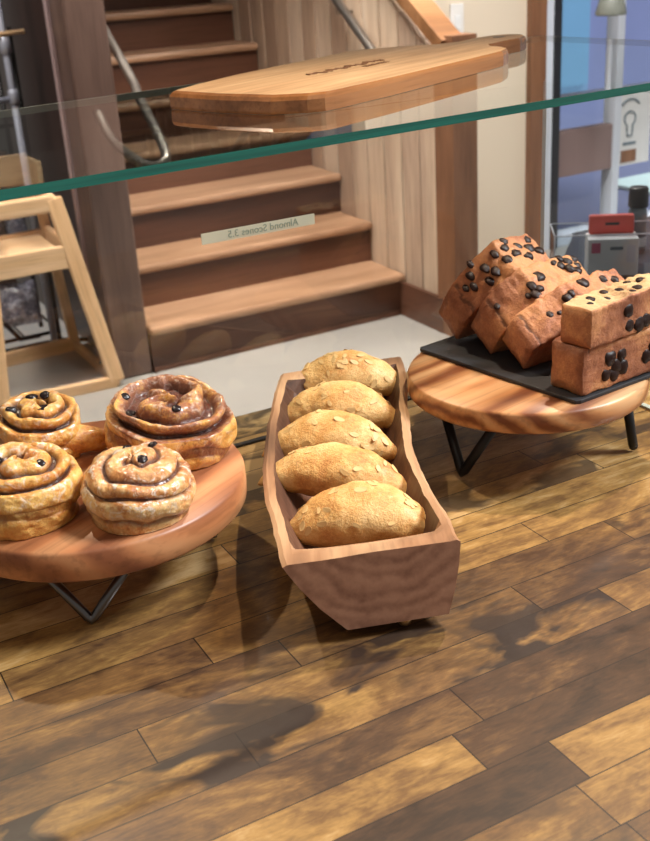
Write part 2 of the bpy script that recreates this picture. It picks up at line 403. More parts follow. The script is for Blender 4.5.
# post and the dark planked wall left of it
po2 = empty('wooden_post', (1.16, 3.86, FZ)); tag(po2, 'dark weathered square wooden post at the left foot of the stairs', 'post')
box('shaft', (-.07, -.08, 0), (.076, .08, 2.6), M['post'], po2, .01)
vs = []; fs = []; tone = []
x = 1.035
while x > -2.6:
    b = len(vs); w = .14
    for xx in (x-w+.003, x-.003):
        for yy in (4.95, 5.0):
            vs += [(xx, yy, FZ), (xx, yy, CZ)]
    fs += [(b, b+1, b+5, b+4), (b+2, b+6, b+7, b+3), (b+1, b+3, b+7, b+5), (b, b+4, b+6, b+2), (b, b+2, b+3, b+1), (b+4, b+5, b+7, b+6)]
    tone += [random.random()]*6; x -= w
struct(mesh_obj('wall_left', vs, fs, M['plankwall'], fattrs={'tone': tone}))
struct(box('wall_stair_side', (1.14, 3.95, FZ), (1.235, 7.6, CZ), M['plankwall'], bev=0))
struct(box('wall_end_sheen', (1.085, 3.955, FZ), (1.136, 3.99, CZ), M['strip']))  # sheen on the lit wall end, put into the colour of a strip
# hand rails
hr = empty('handrail', (SX, 3.8, 0)); tag(hr, 'dark round metal handrail fixed to the shiplap wall', 'handrail')
tube('bar', [(-.07, -.1, .07), (-.07, .02, .155), (-.07, 2.2, 1.67)], .019, M['rail'], hr)
for yy in (.3, 1.6): tube('bracket', [(-.07, yy, .155+(yy-.02)*.69), (-.07, yy, .11+(yy-.02)*.69), (-.004, yy, .11+(yy-.02)*.69)], .008, M['rail'], hr)
hl = empty('handrail', (1.26, 3.8, 0)); tag(hl, 'shiny round metal handrail ending in a bend beside the dark wooden post', 'handrail')
tube('bar', [(0, 2.0, 1.56), (.01, .1, .316), (-.008, -.2, .135), (-.03, -.44, .0), (-.055, -.49, -.04), (-.09, -.42, -.05), (-.118, -.22, .0), (-.118, -.082, .085)], .016, M['rail'], hl, smooth=8)
tube('bracket', [(.006, .3, .44), (.0, .3, .40), (-.02, .3, .40)], .008, M['brass'], hl)

# ------------------------------------------------------------------ high chair
hc = empty('high_chair', (.87, 3.98, FZ)); tag(hc, 'pale wooden restaurant high chair standing left of the dark post', 'high chair')
def hcp(x, y, z): return (x-.87, y-3.98, z-FZ)
FR = hcp(1.078, 3.735, FZ+.02); FL = hcp(.655, 3.76, FZ+.02); BR = hcp(1.075, 4.25, FZ+.02); BL = hcp(.70, 4.22, FZ+.02)
TFR = hcp(.965, 3.80, -.19); TFL = hcp(.74, 3.80, -.19); TBR = hcp(.99, 4.13, -.19); TBL = hcp(.75, 4.12, -.19)
for a, b in ((FR, TFR), (FL, (TFL[0]-.02, TFL[1], TFL[2]))): beam('leg', a, b, .028, .058, M['beech'], hc, .006, up=(1, 0, 0))
for a, b in ((BR, TBR), (BL, TBL)): beam('leg', a, b, .028, .04, M['beech'], hc, .006, up=(1, 0, 0))
def lerp(a, b, t): return tuple(a[i]*(1-t)+b[i]*t for i in range(3))
beam('foot_rail', FL, FR, .028, .045, M['beech'], hc, .006)
beam('foot_rail', BL, BR, .028, .07, M['beech'], hc, .006)
beam('foot_rail', FR, BR, .025, .04, M['beech'], hc, .006)
beam('foot_rail', FL, BL, .025, .04, M['beech'], hc, .006)
beam('seat_rail', lerp(FL, TFL, .70), lerp(FR, TFR, .70), .022, .085, M['beech'], hc, .006)
beam('seat_rail', lerp(BL, TBL, .68), lerp(BR, TBR, .68), .022, .085, M['beech'], hc, .006)
beam('arm_rail', lerp(FL, TFL, .975), lerp(FR, TFR, .975), .024, .062, M['beech'], hc, .01)
beam('arm_rail', lerp(BL, TBL, .97), lerp(BR, TBR, .97), .024, .06, M['beech'], hc, .006)
beam('side_rail', lerp(FR, TFR, .72), lerp(BR, TBR, .72), .022, .06, M['beech'], hc, .006)
beam('side_rail', lerp(FR, TFR, .97), lerp(BR, TBR, .97), .022, .05, M['beech'], hc, .006)
beam('side_rail', lerp(FL, TFL, .97), lerp(BL, TBL, .97), .022, .05, M['beech'], hc, .006)
s = lerp(FL, TFL, .70); e = lerp(BR, TBR, .70)
prism('seat', [(s[0], s[1]+.012), (lerp(FR, TFR, .7)[0]-.03, s[1]+.012), (e[0]-.04, e[1]-.012), (lerp(BL, TBL, .7)[0]+.03, e[1]-.012)], s[2]+.0, s[2]+.015, M['beech'], hc)
box('back_panel', (-.17, .10, .72), (.10, .12, .83), M['beech'], hc, .006)
box('back_panel', (.085, -.06, .70), (.105, .11, .82), M['beech'], hc, .006)
for px_, pz in ((-.1, .53), (.05, .53), (.16, .1)):
    lathe('screw', [(.006, 0), (.006, .004), (.001, .005)], M['steel'], hc, 10, loc=(px_, -.185-(.53-pz)*.1, pz), rot=(PI/2, 0, 0))

# wire rack of bagged snacks behind the high chair
rk = empty('wire_rack', (.9, 4.55, FZ)); tag(rk, 'black wire display rack standing behind the high chair', 'rack')
for i, z in enumerate((.06, .33, .62, .9)):
    tube('shelf_rim', [(-.42, -.2, z), (.14, -.2, z), (.14, .1, z), (-.42, .1, z), (-.42, -.2, z)], .008, M['black'], rk, 8)
    for q in range(5): tube('shelf_wire', [(-.42+.14*q, -.2, z), (-.42+.14*q, .1, z)], .004, M['black'], rk, 6)
for xx in (-.42, .14):
    for yy in (-.2, .1): tube('upright', [(xx, yy, 0), (xx, yy, 1.25)], .010, M['black'], rk, 8)
tube('foot_bar', [(-.5, -.34, .012), (-.42, -.2, .02), (.14, -.2, .02), (.26, -.26, .012)], .010, M['black'], rk, 8)
tube('brace', [(-.2, -.21, .33), (-.02, -.21, .06), (.06, -.21, .06)], .010, M['black'], rk, 8)
def bag(loc, s, mat, rz, label):
    vs = []; fs = []; nu, nv = 14, 14
    for i in range(nu+1):
        for j in range(nv+1):
            u = i/nu*2-1; v = j/nv*2-1
            th = ((1-u*u)*(1-v*v))**.45*.5
            n = noise.noise(Vector((u*2+loc[0]*9, v*2, loc[2]*7)))*.18
            vs.append((u*s[0], -th*s[1]*(1+n)-n*.01, (v+1)*s[2])); 
    b = len(vs)
    for i in range(nu+1):
        for j in range(nv+1):
            p = vs[i*(nv+1)+j]; vs.append((p[0], -p[1]+.001, p[2]))
    for i in range(nu):
        for j in range(nv):
            a = i*(nv+1)+j; q = (a, a+1, a+nv+2, a+nv+1); fs.append(q); fs.append(tuple(b+k for k in q[::-1]))
    o = mesh_obj('snack_bag', vs, fs, mat, None, True, loc=loc, rot=(math.radians(-12), 0, rz))
    return tag(o, label, 'bag', 'snack bags on the wire rack')
zb = FZ+.075
bag((.66, 4.46, FZ+.342), (.09, .09, .09), M['bag'], .1, 'leftmost snack bag on the middle shelf of the wire rack')
bag((.84, 4.46, FZ+.342), (.085, .1, .10), M['bag'], -.1, 'brown snack bag at the middle of the wire rack seen through the high chair')
bag((.98, 4.5, FZ+.342), (.05, .08, .11), M['bag2'], .2, 'silvery snack bag at the right end of the middle rack shelf')
bag((.74, 4.46, zb), (.10, .1, .10), M['bag'], .15, 'dark snack bag low on the wire rack, left')
bag((.93, 4.48, zb), (.08, .1, .09), M['bag2'], -.1, 'silvery snack bag low on the wire rack, right')
bag((.70, 4.46, FZ+.632), (.09, .09, .09), M['bag2'], .1, 'silvery snack bag on the upper rack shelf behind the chair arm')
bag((.90, 4.46, FZ+.632), (.09, .09, .08), M['bag'], .1, 'brown snack bag on the upper rack shelf near the post')
pp = empty('pipe_stand', (1.005, 4.30, FZ)); tag(pp, 'tall grey metal pipe stand with a joint at the left edge', 'stand')
tube('pole', [(0, 0, 0), (0, 0, 1.9)], .014, M['pipe'], pp)
lathe('joint', [(.014, 1.16), (.022, 1.165), (.022, 1.22), (.014, 1.225)], M['pipe'], pp, 16)
lathe('joint', [(.014, .98), (.02, .985), (.02, 1.03), (.014, 1.035)], M['pipe'], pp, 16)
tube('cross_bar', [(-.4, 0, 1.0), (.0, 0, 1.0)], .012, M['pipe'], pp)
tube('peg', [(-.3, 0, 1.22), (.075, -.02, 1.235)], .009, M['beech'], pp)
lathe('foot', [(.03, 0), (.03, .012), (.02, .03), (.014, .04)], M['pipe'], pp, 24)

# ------------------------------------------------------------------ counter
rows = [.459-.0455*k for k in range(8, 0, -1)]+[.459, .505, .55, .597, .643, .689, .734, .779, .825]
while rows[-1] < 1.19: rows.append(rows[-1]+.0458)
rows = [r for r in rows if r < 1.19]+[1.211]
rnd = random.Random(11)
fixed = {(.414): [.4165], (.459): [.05, .43, .80], (.505): [.0, .375, .74], (.55): [.05, .405, .77], (.597): [-.12, .237, .60], (.643): [-.2, .174, .538, .9],
         (.689): [-.05, .32, .69], (.734): [-.1, .259, .62], (.779): [.10, .47, .84]}
tones = {(.459, 0): .35, (.505, .0): .58, (.505, .375): .26, (.459, .05): .27, (.459, .43): .62, (.55, .05): .40, (.55, .405): .32,
         (.597, .237): .60, (.597, -.12): .52, (.643, .174): .50, (.643, -.2): .42, (.643, .538): .4, (.689, -.05): .36, (.689, .32): .42, (.597, .60): .62, (.55, .77): .6,
         (.779, .10): .6, (.734, -.1): .46, (.734, .259): .62, (.734, .62): .6, (.779, .47): .7}
vs = []; fs = []; tn = []; stn = []; seam = []
X0, X1 = -1.1, 2.3; g = .0006
for i in range(len(rows)-1):
    y0, y1 = rows[i], rows[i+1]
    key = next((k for k in fixed if abs(k-y0) < .004), None)
    js = sorted(fixed[key]) if key else []
    if not js: js = [X0+rnd.uniform(.1, .35)]
    while js[0] > X0+.2: js.insert(0, js[0]-.365)
    while js[-1] < X1-.3: js.append(js[-1]+rnd.uniform(.33, .40))
    js = [X0]+[j for j in js if j > X0+.02]+[X1]
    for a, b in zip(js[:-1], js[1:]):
        tv = rnd.uniform(.85, 1.05) if y0 > .98 else (rnd.uniform(.62, .85) if y0 > .7 else rnd.uniform(.38, .62)); sv = rnd.choice([0, 0, .4, .8])  # far rows lighter: the reflected beige sheen is put into the plank tone
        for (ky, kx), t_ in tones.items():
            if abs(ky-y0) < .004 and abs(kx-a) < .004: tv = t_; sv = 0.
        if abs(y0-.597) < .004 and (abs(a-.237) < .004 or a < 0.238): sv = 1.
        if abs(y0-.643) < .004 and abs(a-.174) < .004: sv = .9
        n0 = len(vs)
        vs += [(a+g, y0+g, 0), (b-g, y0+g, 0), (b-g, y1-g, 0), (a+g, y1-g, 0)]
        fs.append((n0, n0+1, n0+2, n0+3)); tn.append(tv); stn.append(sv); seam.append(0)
        # shallow dark seams
        vs += [(a, y0, 0), (b, y0, 0), (b, y1, 0), (a, y1, 0)]
        for p, q in ((0, 1), (1, 2), (2, 3), (3, 0)):
            fs.append((n0+4+p, n0+4+q, n0+q, n0+p)); tn.append(.1); stn.append(0); seam.append(.85 if p in (1, 3) else .3)
n0 = len(vs)
ye0, ye1 = rows[0], rows[-1]
vs += [(X0, ye0, 0), (X1, ye0, 0), (X1, ye1, 0), (X0, ye1, 0), (X0, ye0, -.05), (X1, ye0, -.05), (X1, ye1, -.05), (X0, ye1, -.05)]
for f in ((0, 1, 5, 4), (1, 2, 6, 5), (2, 3, 7, 6), (3, 0, 4, 7), (4, 5, 6, 7)):
    fs.append(tuple(n0+k for k in f)); tn.append(.45); stn.append(0); seam.append(0)
ct = empty('counter', (.5, .8, FZ)); tag(ct, 'brown wood plank countertop under the pastry displays', 'counter')
def off(v): return [(p[0]-.5, p[1]-.8, p[2]-FZ) for p in v]
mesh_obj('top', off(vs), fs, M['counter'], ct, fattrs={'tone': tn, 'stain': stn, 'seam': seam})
box('body', (X0-.5, ye0-.8+.05, 0), (X1-.5, ye1-.8-.04, .85), M['base'], ct, bev=0)

# ------------------------------------------------------------------ glass case and shelf
gp = empty('glass_screen', (.4, 1.125, 0)); tag(gp, 'clear upright glass screen slotted into the far edge of the counter', 'glass screen')
box('pane', (-1.2, -.003, .001), (.527, .003, .378), M['pane'], gp, bev=0)
box('channel', (-1.2, -.0038, .0002), (.527, .0038, .003), M['dark'], gp, bev=0)
box('pane_edge', (.5265, -.0035, .003), (.529, .0035, .378), M['white_frame'], gp, bev=0)
sp = empty('glass_screen', (.929, 1.12, 0)); tag(sp, 'clear glass side screen closing the right end of the display', 'glass screen')
box('pane', (-.002, -.45, .001), (.003, -.0, .378), M['pane'], sp, bev=0)
box('channel', (-.0032, -.45, .0002), (.0042, -.0, .003), M['edge_light'], sp, bev=0)
lb = empty('shelf_label', (.513, 1.1205, .261)); tag(lb, 'thin white label strip with faint mirrored writing on the upright glass', 'label')
box('strip', (-.0715, -.0006, -.0062), (.0715, 0, .0062), M['label'], lb, bev=0)
text_mesh('writing', 'Almond Scones 3.5', .0115, M['ink'], lb, True, Matrix.Translation((.005, -.0008, 0)) @ Matrix.Rotation(PI/2, 4, 'X'))
# top shelf
Z = .385
A = Vector((.19, .914)); B = Vector((.947, .965)); Cc = Vector((.32, 1.455)); D = Vector((1.299, 1.593))
dfr = (B-A).normalized()
fl = A-dfr*1.1; fr = A+dfr*1.35
dbk = (D-Cc).normalized(); bl = D-dbk*2.0; br = D
rt = Vector((1.325, 1.06))
poly = [fl, fr, rt, br, bl]
gs = empty('glass_shelf', (.6, 1.2, Z)); tag(gs, 'long horizontal glass shelf with green edge above the pastries', 'glass shelf')
pl = [(p.x-.6, p.y-1.2) for p in poly]
prism('pane', pl, -.0085, 0, M['glass'], gs, 0)
def strip(name, a, b, mat, z0=-.0087, z1=.0002, t=.0012):
    d = (b-a).normalized(); n = Vector((d.y, -d.x)); a = a-Vector((.6, 1.2)); b = b-Vector((.6, 1.2))
    prism(name, [a+n*t, b+n*t, b, a], z0, z1, mat, gs, 0)
strip('front_edge', fl, fr, M['edge']); strip('back_edge', br, bl, M['edge_light']); strip('side_edge', rt, br, M['edge_light'])

# ------------------------------------------------------------------ cutting board
cb = empty('cutting_board', (.60, 1.20, Z+.0005)); tag(cb, 'wooden cutting board with a handle lying on the glass shelf', 'cutting board')
bp = [(.477, 1.2635), (.52, 1.300), (.6036, 1.358), (.74, 1.432), (.845, 1.488), (.875, 1.497), (.90, 1.492), (.9435, 1.480), (.985, 1.448),
      (1.03, 1.452), (1.085, 1.478), (1.12, 1.489), (1.145, 1.480), (1.152, 1.455), (1.135, 1.425), (1.105, 1.402), (1.06, 1.385), (1.02, 1.365),
      (1.005, 1.340), (1.004, 1.312), (.993, 1.286), (.966, 1.262), (.93, 1.243), (.84, 1.199), (.70, 1.131), (.605, 1.090), (.588, 1.084), (.568, 1.088), (.535, 1.112), (.50, 1.185)]
ang = math.radians(26)
def rotp(p, c, a): x = p[0]-c[0]; y = p[1]-c[1]; return (x*math.cos(a)+y*math.sin(a), -x*math.sin(a)+y*math.cos(a))
bpl = [rotp(p, (.60, 1.20), ang) for p in bp]
cb.rotation_euler = (0, 0, ang)
bm = bmesh.new()
n = len(bpl)
ctr = Vector((sum(p[0] for p in bpl)/n, sum(p[1] for p in bpl)/n))
levels = [(.997, 0), (1.0, .003), (1.0, .014), (.992, .018), (.978, .0202)]
rings_ = []
for s_, z in levels:
    rings_.append([bm.verts.new((ctr.x+(p[0]-ctr.x)*s_, ctr.y+(p[1]-ctr.y)*s_, z)) for p in bpl])
for a, b in zip(rings_[:-1], rings_[1:]):
    for i in range(n):
        f = bm.faces.new((a[i], a[(i+1) % n], b[(i+1) % n], b[i])); f.material_index = 1
bm.faces.new(rings_[0][::-1]).material_index = 1
bm.faces.new(rings_[-1]).material_index = 0
bo = bm_obj('body', bm, [M['board'], M['board_edge']], cb)
hx, hy = rotp((1.10, 1.448), (.60, 1.20), ang)
lathe('handle_hole', [(.011, .0198), (.010, .0204), (.002, .0205)], M['dark'], cb, 20, loc=(hx, hy, 0))
# burnt-in writing, too worn to read
mk = []
x = 0
for k in range(42): mk.append((.012*k/3.2, .006*math.sin(k*1.7)+.004*math.sin(k*.6), .0206))
tx, ty = rotp((.745, 1.285), (.60, 1.20), ang)
wr = tube('engraved_script', [(tx-.09+p[0]*1.05, ty+.008+p[1], p[2]) for p in mk], .0011, M['engrave'], cb, 5)
bm = bmesh.new()
for k in range(7):
    box_into(bm, (tx+.0+k*.0085, ty-.018, .0202), (tx+.0+k*.0085+.0045, ty-.009+.002*(k % 2), .0206))
bm_obj('engraved_line', bm, M['engrave'], cb)

# ------------------------------------------------------------------ cake stands
def stand(name, x, y, R, zt, th, matd, matl, label, legs, rz, lw):
    root = empty(name, (x, y, 0)); tag(root, label, 'cake stand')
    b = .0025
    lathe('disc', [(R-.02, zt-th), (R-.004, zt-th+.0005), (R-.0005, zt-th+.004), (R, zt-th/2), (R-.0005, zt-b-.001), (R-b, zt), (R*.5, zt)], matd, root, 96, rot=(0, 0, rz))
    for (lx, ly, w) in legs:
        lx -= x; ly -= y; d = Vector((lx, ly)).normalized(); tt = Vector((-d.y, d.x)); top = zt-th
        q = [Vector((lx, ly)) - d*.018]
        pts = []
        P0 = Vector((lx, ly, lw)); a3 = Vector((lx-d.x*.012+tt.x*w, ly-d.y*.012+tt.y*w, top)); b3 = Vector((lx-d.x*.012-tt.x*w, ly-d.y*.012-tt.y*w, top))
        k1 = P0.lerp(a3, .14); k2 = P0.lerp(b3, .14)
        mid = Vector((lx, ly, lw+.0015))
        pts = [a3, k1, (k1+mid)/2+Vector((0, 0, -.001)), mid, (k2+mid)/2+Vector((0, 0, -.001)), k2, b3]
        tube('leg', pts, lw, matl, root, 10)
    return root
stand('cake_stand', .236, .939, .1432, .1, .031, M['acacia'], M['steel'], 'round wooden cake stand on steel hairpin legs carrying the cinnamon buns',
      [(.190, .850, .050), (.345, .930, .03), (.16, 1.025, .04)], .5, .0045)
stand('cake_stand', .738, .92, .1352, .1, .025, M['disc_right'], M['black'], 'round wooden cake stand on black legs carrying the slate and loaf slices',
      [(.632, .897, .040), (.828, .838, .010), (.78, 1.02, .03)], .2, .0055)

# slate
sl = prism('slate_board', [(.671, 1.035), (.709, .8035), (.715, .801), (.84, .813), (.842, .82), (.815, 1.058), (.81, 1.062), (.674, 1.041)], .1003, .1045, M['slate'], None, .0008)
tag(sl, 'thin black slate board under the chocolate chip loaf slices', 'slate')

# ------------------------------------------------------------------ loaf slices
def chip(parent, p, nrm, r, name='chocolate_chip', mat=None, flat=.55):
    o = ball.copy() if name == 'chocolate_chip' else rball.copy()
    o.name = name; col.objects.link(o); o.parent = parent
    q = Vector(nrm).to_track_quat('Z', 'Y')
    o.matrix_local = Matrix.Translation(Vector(p)) @ q.to_matrix().to_4x4() @ Matrix.Rotation(random.uniform(0, 6), 4, 'Z') @ Matrix.Diagonal((r, r*random.uniform(.8, 1), r*flat, 1))
    return o
def blob_mesh(name, mat):
    bm = bmesh.new(); bmesh.ops.create_icosphere(bm, subdivisions=3, radius=1)
    for v in bm.verts: v.co *= 1+.22*noise.noise(v.co*1.3)+.08*noise.noise(v.co*3.5)
    o = bm_obj(name, bm, mat, None, True); col.objects.unlink(o); return o
ball = blob_mesh('chocolate_chip', M['choc']); rball = blob_mesh('raisin', M['raisin'])
def bar(org, axis, u, v, U, V, L, label, prof, chips, seed, crumb=None):
    """loaf slice: section u x v (metres U, V) lofted along axis; prof(t) scales V"""
    face_crack = crumb is None
    root = empty('loaf_slice', org); tag(root, label, 'loaf slice', 'slices of chocolate chip loaf on the slate')
    ax, u, v = Vector(axis).normalized(), Vector(u).normalized(), Vector(v).normalized()
    sec = []
    def line(a, b, n):
        for i in range(n): sec.append((a[0]+(b[0]-a[0])*i/n, a[1]+(b[1]-a[1])*i/n))
    c = .03
    corners = [(c, 0), (1-c, 0), (1, c), (1, 1-c), (1-c, 1), (c, 1), (0, 1-c), (0, c)]
    for i in range(8): line(corners[i], corners[(i+1) % 8], 14 if i % 2 == 0 else 2)
    ns = len(sec); NT_ = 90; vs = []; fs = []; m = []; pale = []
    def P(t, s, w):
        k = prof(t)
        return ax*(t*L)+u*(s*U*(1+.08*(k-1)))+v*(w*V*k)
    for i in range(NT_+1):
        t = i/NT_; sh = 1-.03*max(0, 1-t*26)-.05*max(0, 1-(1-t)*22)
        for (s, w) in sec:
            s2 = .5+(s-.5)*sh; w2 = .5+(w-.5)*sh
            crk = 1. if (face_crack and w > .9 and abs(t-.055-.02*noise.noise(Vector((s*3, seed, 0)))) < .009 and s < .93) else 0.
            p = P(t, s2, w2)
            q = (p+Vector((seed, seed*2, 0)))
            nn = noise.noise(q*60)*.0016+noise.noise(q*160)*.0008
            if w > .9: nn += abs(noise.noise(q*75))*.005*min(1, t*6)
            nn -= crk*.0014
            ctr_ = P(t, .5, .5); p = p+(p-ctr_).normalized()*nn
            if p.z+org[2] < .1048: p.z = .1048-org[2]
            vs.append(p)
            isc = (crumb == 'v' and w > .97)
            m.append(crk*.8); pale.append(-.05+.8*noise.noise(q*16)+(.5 if isc else 0)+(.35 if (w > .9 and crumb is None) else 0)*min(1, t*2))
    midx = []
    for i in range(NT_):
        for k in range(ns):
            fs.append((i*ns+k, i*ns+(k+1) % ns, (i+1)*ns+(k+1) % ns, (i+1)*ns+k))
            midx.append(1 if (crumb == 'v' and sec[k][1] > .99 and sec[(k+1) % ns][1] > .99) else 0)
    for i in (0, NT_):
        b = len(vs); cc = sum((vs[i*ns+k] for k in range(ns)), Vector())/ns
        inner = [cc+(vs[i*ns+k]-cc)*.5+ax*(-.0012 if i == 0 else .0012) for k in range(ns)]
        vs += inner; vs.append(cc+ax*(-.0012 if i == 0 else .0012)); m += [0]*(ns+1); pale += [.1]*(ns+1)
        for k in range(ns):
            fs.append((i*ns+k, i*ns+(k+1) % ns, b+(k+1) % ns, b+k)); midx.append(0)
            fs.append((b+k, b+(k+1) % ns, b+ns)); midx.append(0)
    mesh_obj('loaf', vs, fs, [M['bread'], M['crumb']], root, True, {'m': m, 'pale': pale, 'top': [0]*len(vs)}, midx=midx)
    tree = BVHTree.FromPolygons([Vector(q) for q in vs], fs)
    for (t, a, r, face) in chips:
        if face == 'v': p = P(t, a, 1.0); nr = v
        elif face == 'u0': p = P(t, 0, a); nr = -u
        else: p = P(t, 1, a); nr = u
        h = tree.ray_cast(p+nr*.02, -nr, .05)
        if h[0]: p = h[0]
        chip(root, p-nr*r*.18, nr, r, flat=.5)
    return root
e = lambda deg: (math.cos(math.radians(deg)), math.sin(math.radians(deg)))
def leaning(y, x0, label, prof, chips, seed, U=.047, V=.034, an=32, z=.105, yaw=3, rise=.0, L=.125):
    c, s = e(an); cy, sy = e(yaw)
    A_ = Vector((cy, sy, rise)); u = Vector((0, c, s)); v = Vector((0, -s, c))
    return bar((x0, y, z), A_, u, v, U, V, L, label, prof, chips, seed)
leaning(1.032, .722, 'rearmost leaning loaf slice with a heap of chips on top', lambda t: 1+1.75*min(1, t*2.6)**.8+.25*math.sin(PI*t)-1.6*max(0, t-.85),
        [(.16, .75, .007, 'v'), (.14, .45, .007, 'v'), (.26, .6, .008, 'v'), (.30, .35, .008, 'v'), (.24, .25, .008, 'v'), (.36, .7, .007, 'v'), (.42, .4, .008, 'v'), (.46, .72, .007, 'v'),
         (.55, .5, .008, 'v'), (.62, .7, .007, 'v'), (.66, .35, .007, 'v'), (.74, .6, .008, 'v'), (.8, .85, .007, 'v'), (.84, .45, .007, 'v'), (.2, .95, .006, 'v'), (.5, .9, .006, 'v'), (.1, .6, .006, 'v')], 1, L=.122)
leaning(.965, .722, 'second leaning loaf slice from the back, between the heaped one and the front one', lambda t: 1+1.35*min(1, t*3)**.8-1.2*max(0, t-.88),
        [(.08, .62, .0055, 'v'), (.33, .45, .0075, 'v'), (.31, .22, .0075, 'v'), (.37, .3, .006, 'v'), (.27, .3, .005, 'v'), (.46, .62, .0085, 'v'), (.74, .78, .007, 'v'), (.80, .62, .007, 'v'), (.84, .85, .007, 'v'), (.86, .5, .006, 'v'), (.91, .7, .0065, 'v'), (.70, .9, .005, 'v'), (.93, .9, .006, 'v'), (.78, .95, .006, 'v')], 2, L=.132)
leaning(.905, .722, 'front leaning loaf slice touching the two stacked slices', lambda t: 1+1.1*min(1, t*2.2)**.85-1.2*max(0, t-.9),
        [(.22, .5, .005, 'v'), (.28, .42, .004, 'v'), (.38, .62, .0075, 'v'), (.42, .66, .005, 'v'), (.58, .82, .0085, 'v'), (.78, .8, .006, 'v'), (.88, .7, .006, 'v')], 3, L=.146)
c5, s5 = e(5)
bar((.7205, .806, .1052), (c5, s5, 0), (-s5, c5, 0), (0, 0, 1), .046, .052, .13, 'loaf slice lying on the slate beneath another slice, a cluster of chips on its side', lambda t: 1.,
    [(.30, .62, .009, 'u0'), (.38, .42, .010, 'u0'), (.27, .28, .008, 'u0'), (.36, .22, .009, 'u0'), (.44, .6, .008, 'u0'), (.47, .35, .009, 'u0'), (.75, .4, .010, 'u0'), (.82, .6, .008, 'u0')], 4)
c9, s9 = e(9)
bar((.7235, .799, .158), (c9, s9, 0), (-s9, c9, 0), (0, 0, 1), .040, .042, .135, 'loaf slice lying flat on top of another, pale cut crumb facing up', lambda t: 1+.06*t,
    [(.44, .66, .008, 'u0'), (.46, .22, .008, 'u0'), (.58, .16, .009, 'u0'), (.66, .2, .009, 'u0'), (.8, .25, .008, 'u0'), (.3, .35, .005, 'v'), (.5, .5, .006, 'v'), (.4, .75, .005, 'v'), (.65, .3, .006, 'v'), (.18, .6, .006, 'v'), (.8, .6, .006, 'v'), (.12, .4, .004, 'v'), (.55, .2, .004, 'v'), (.7, .75, .005, 'v')], 5, 'v')

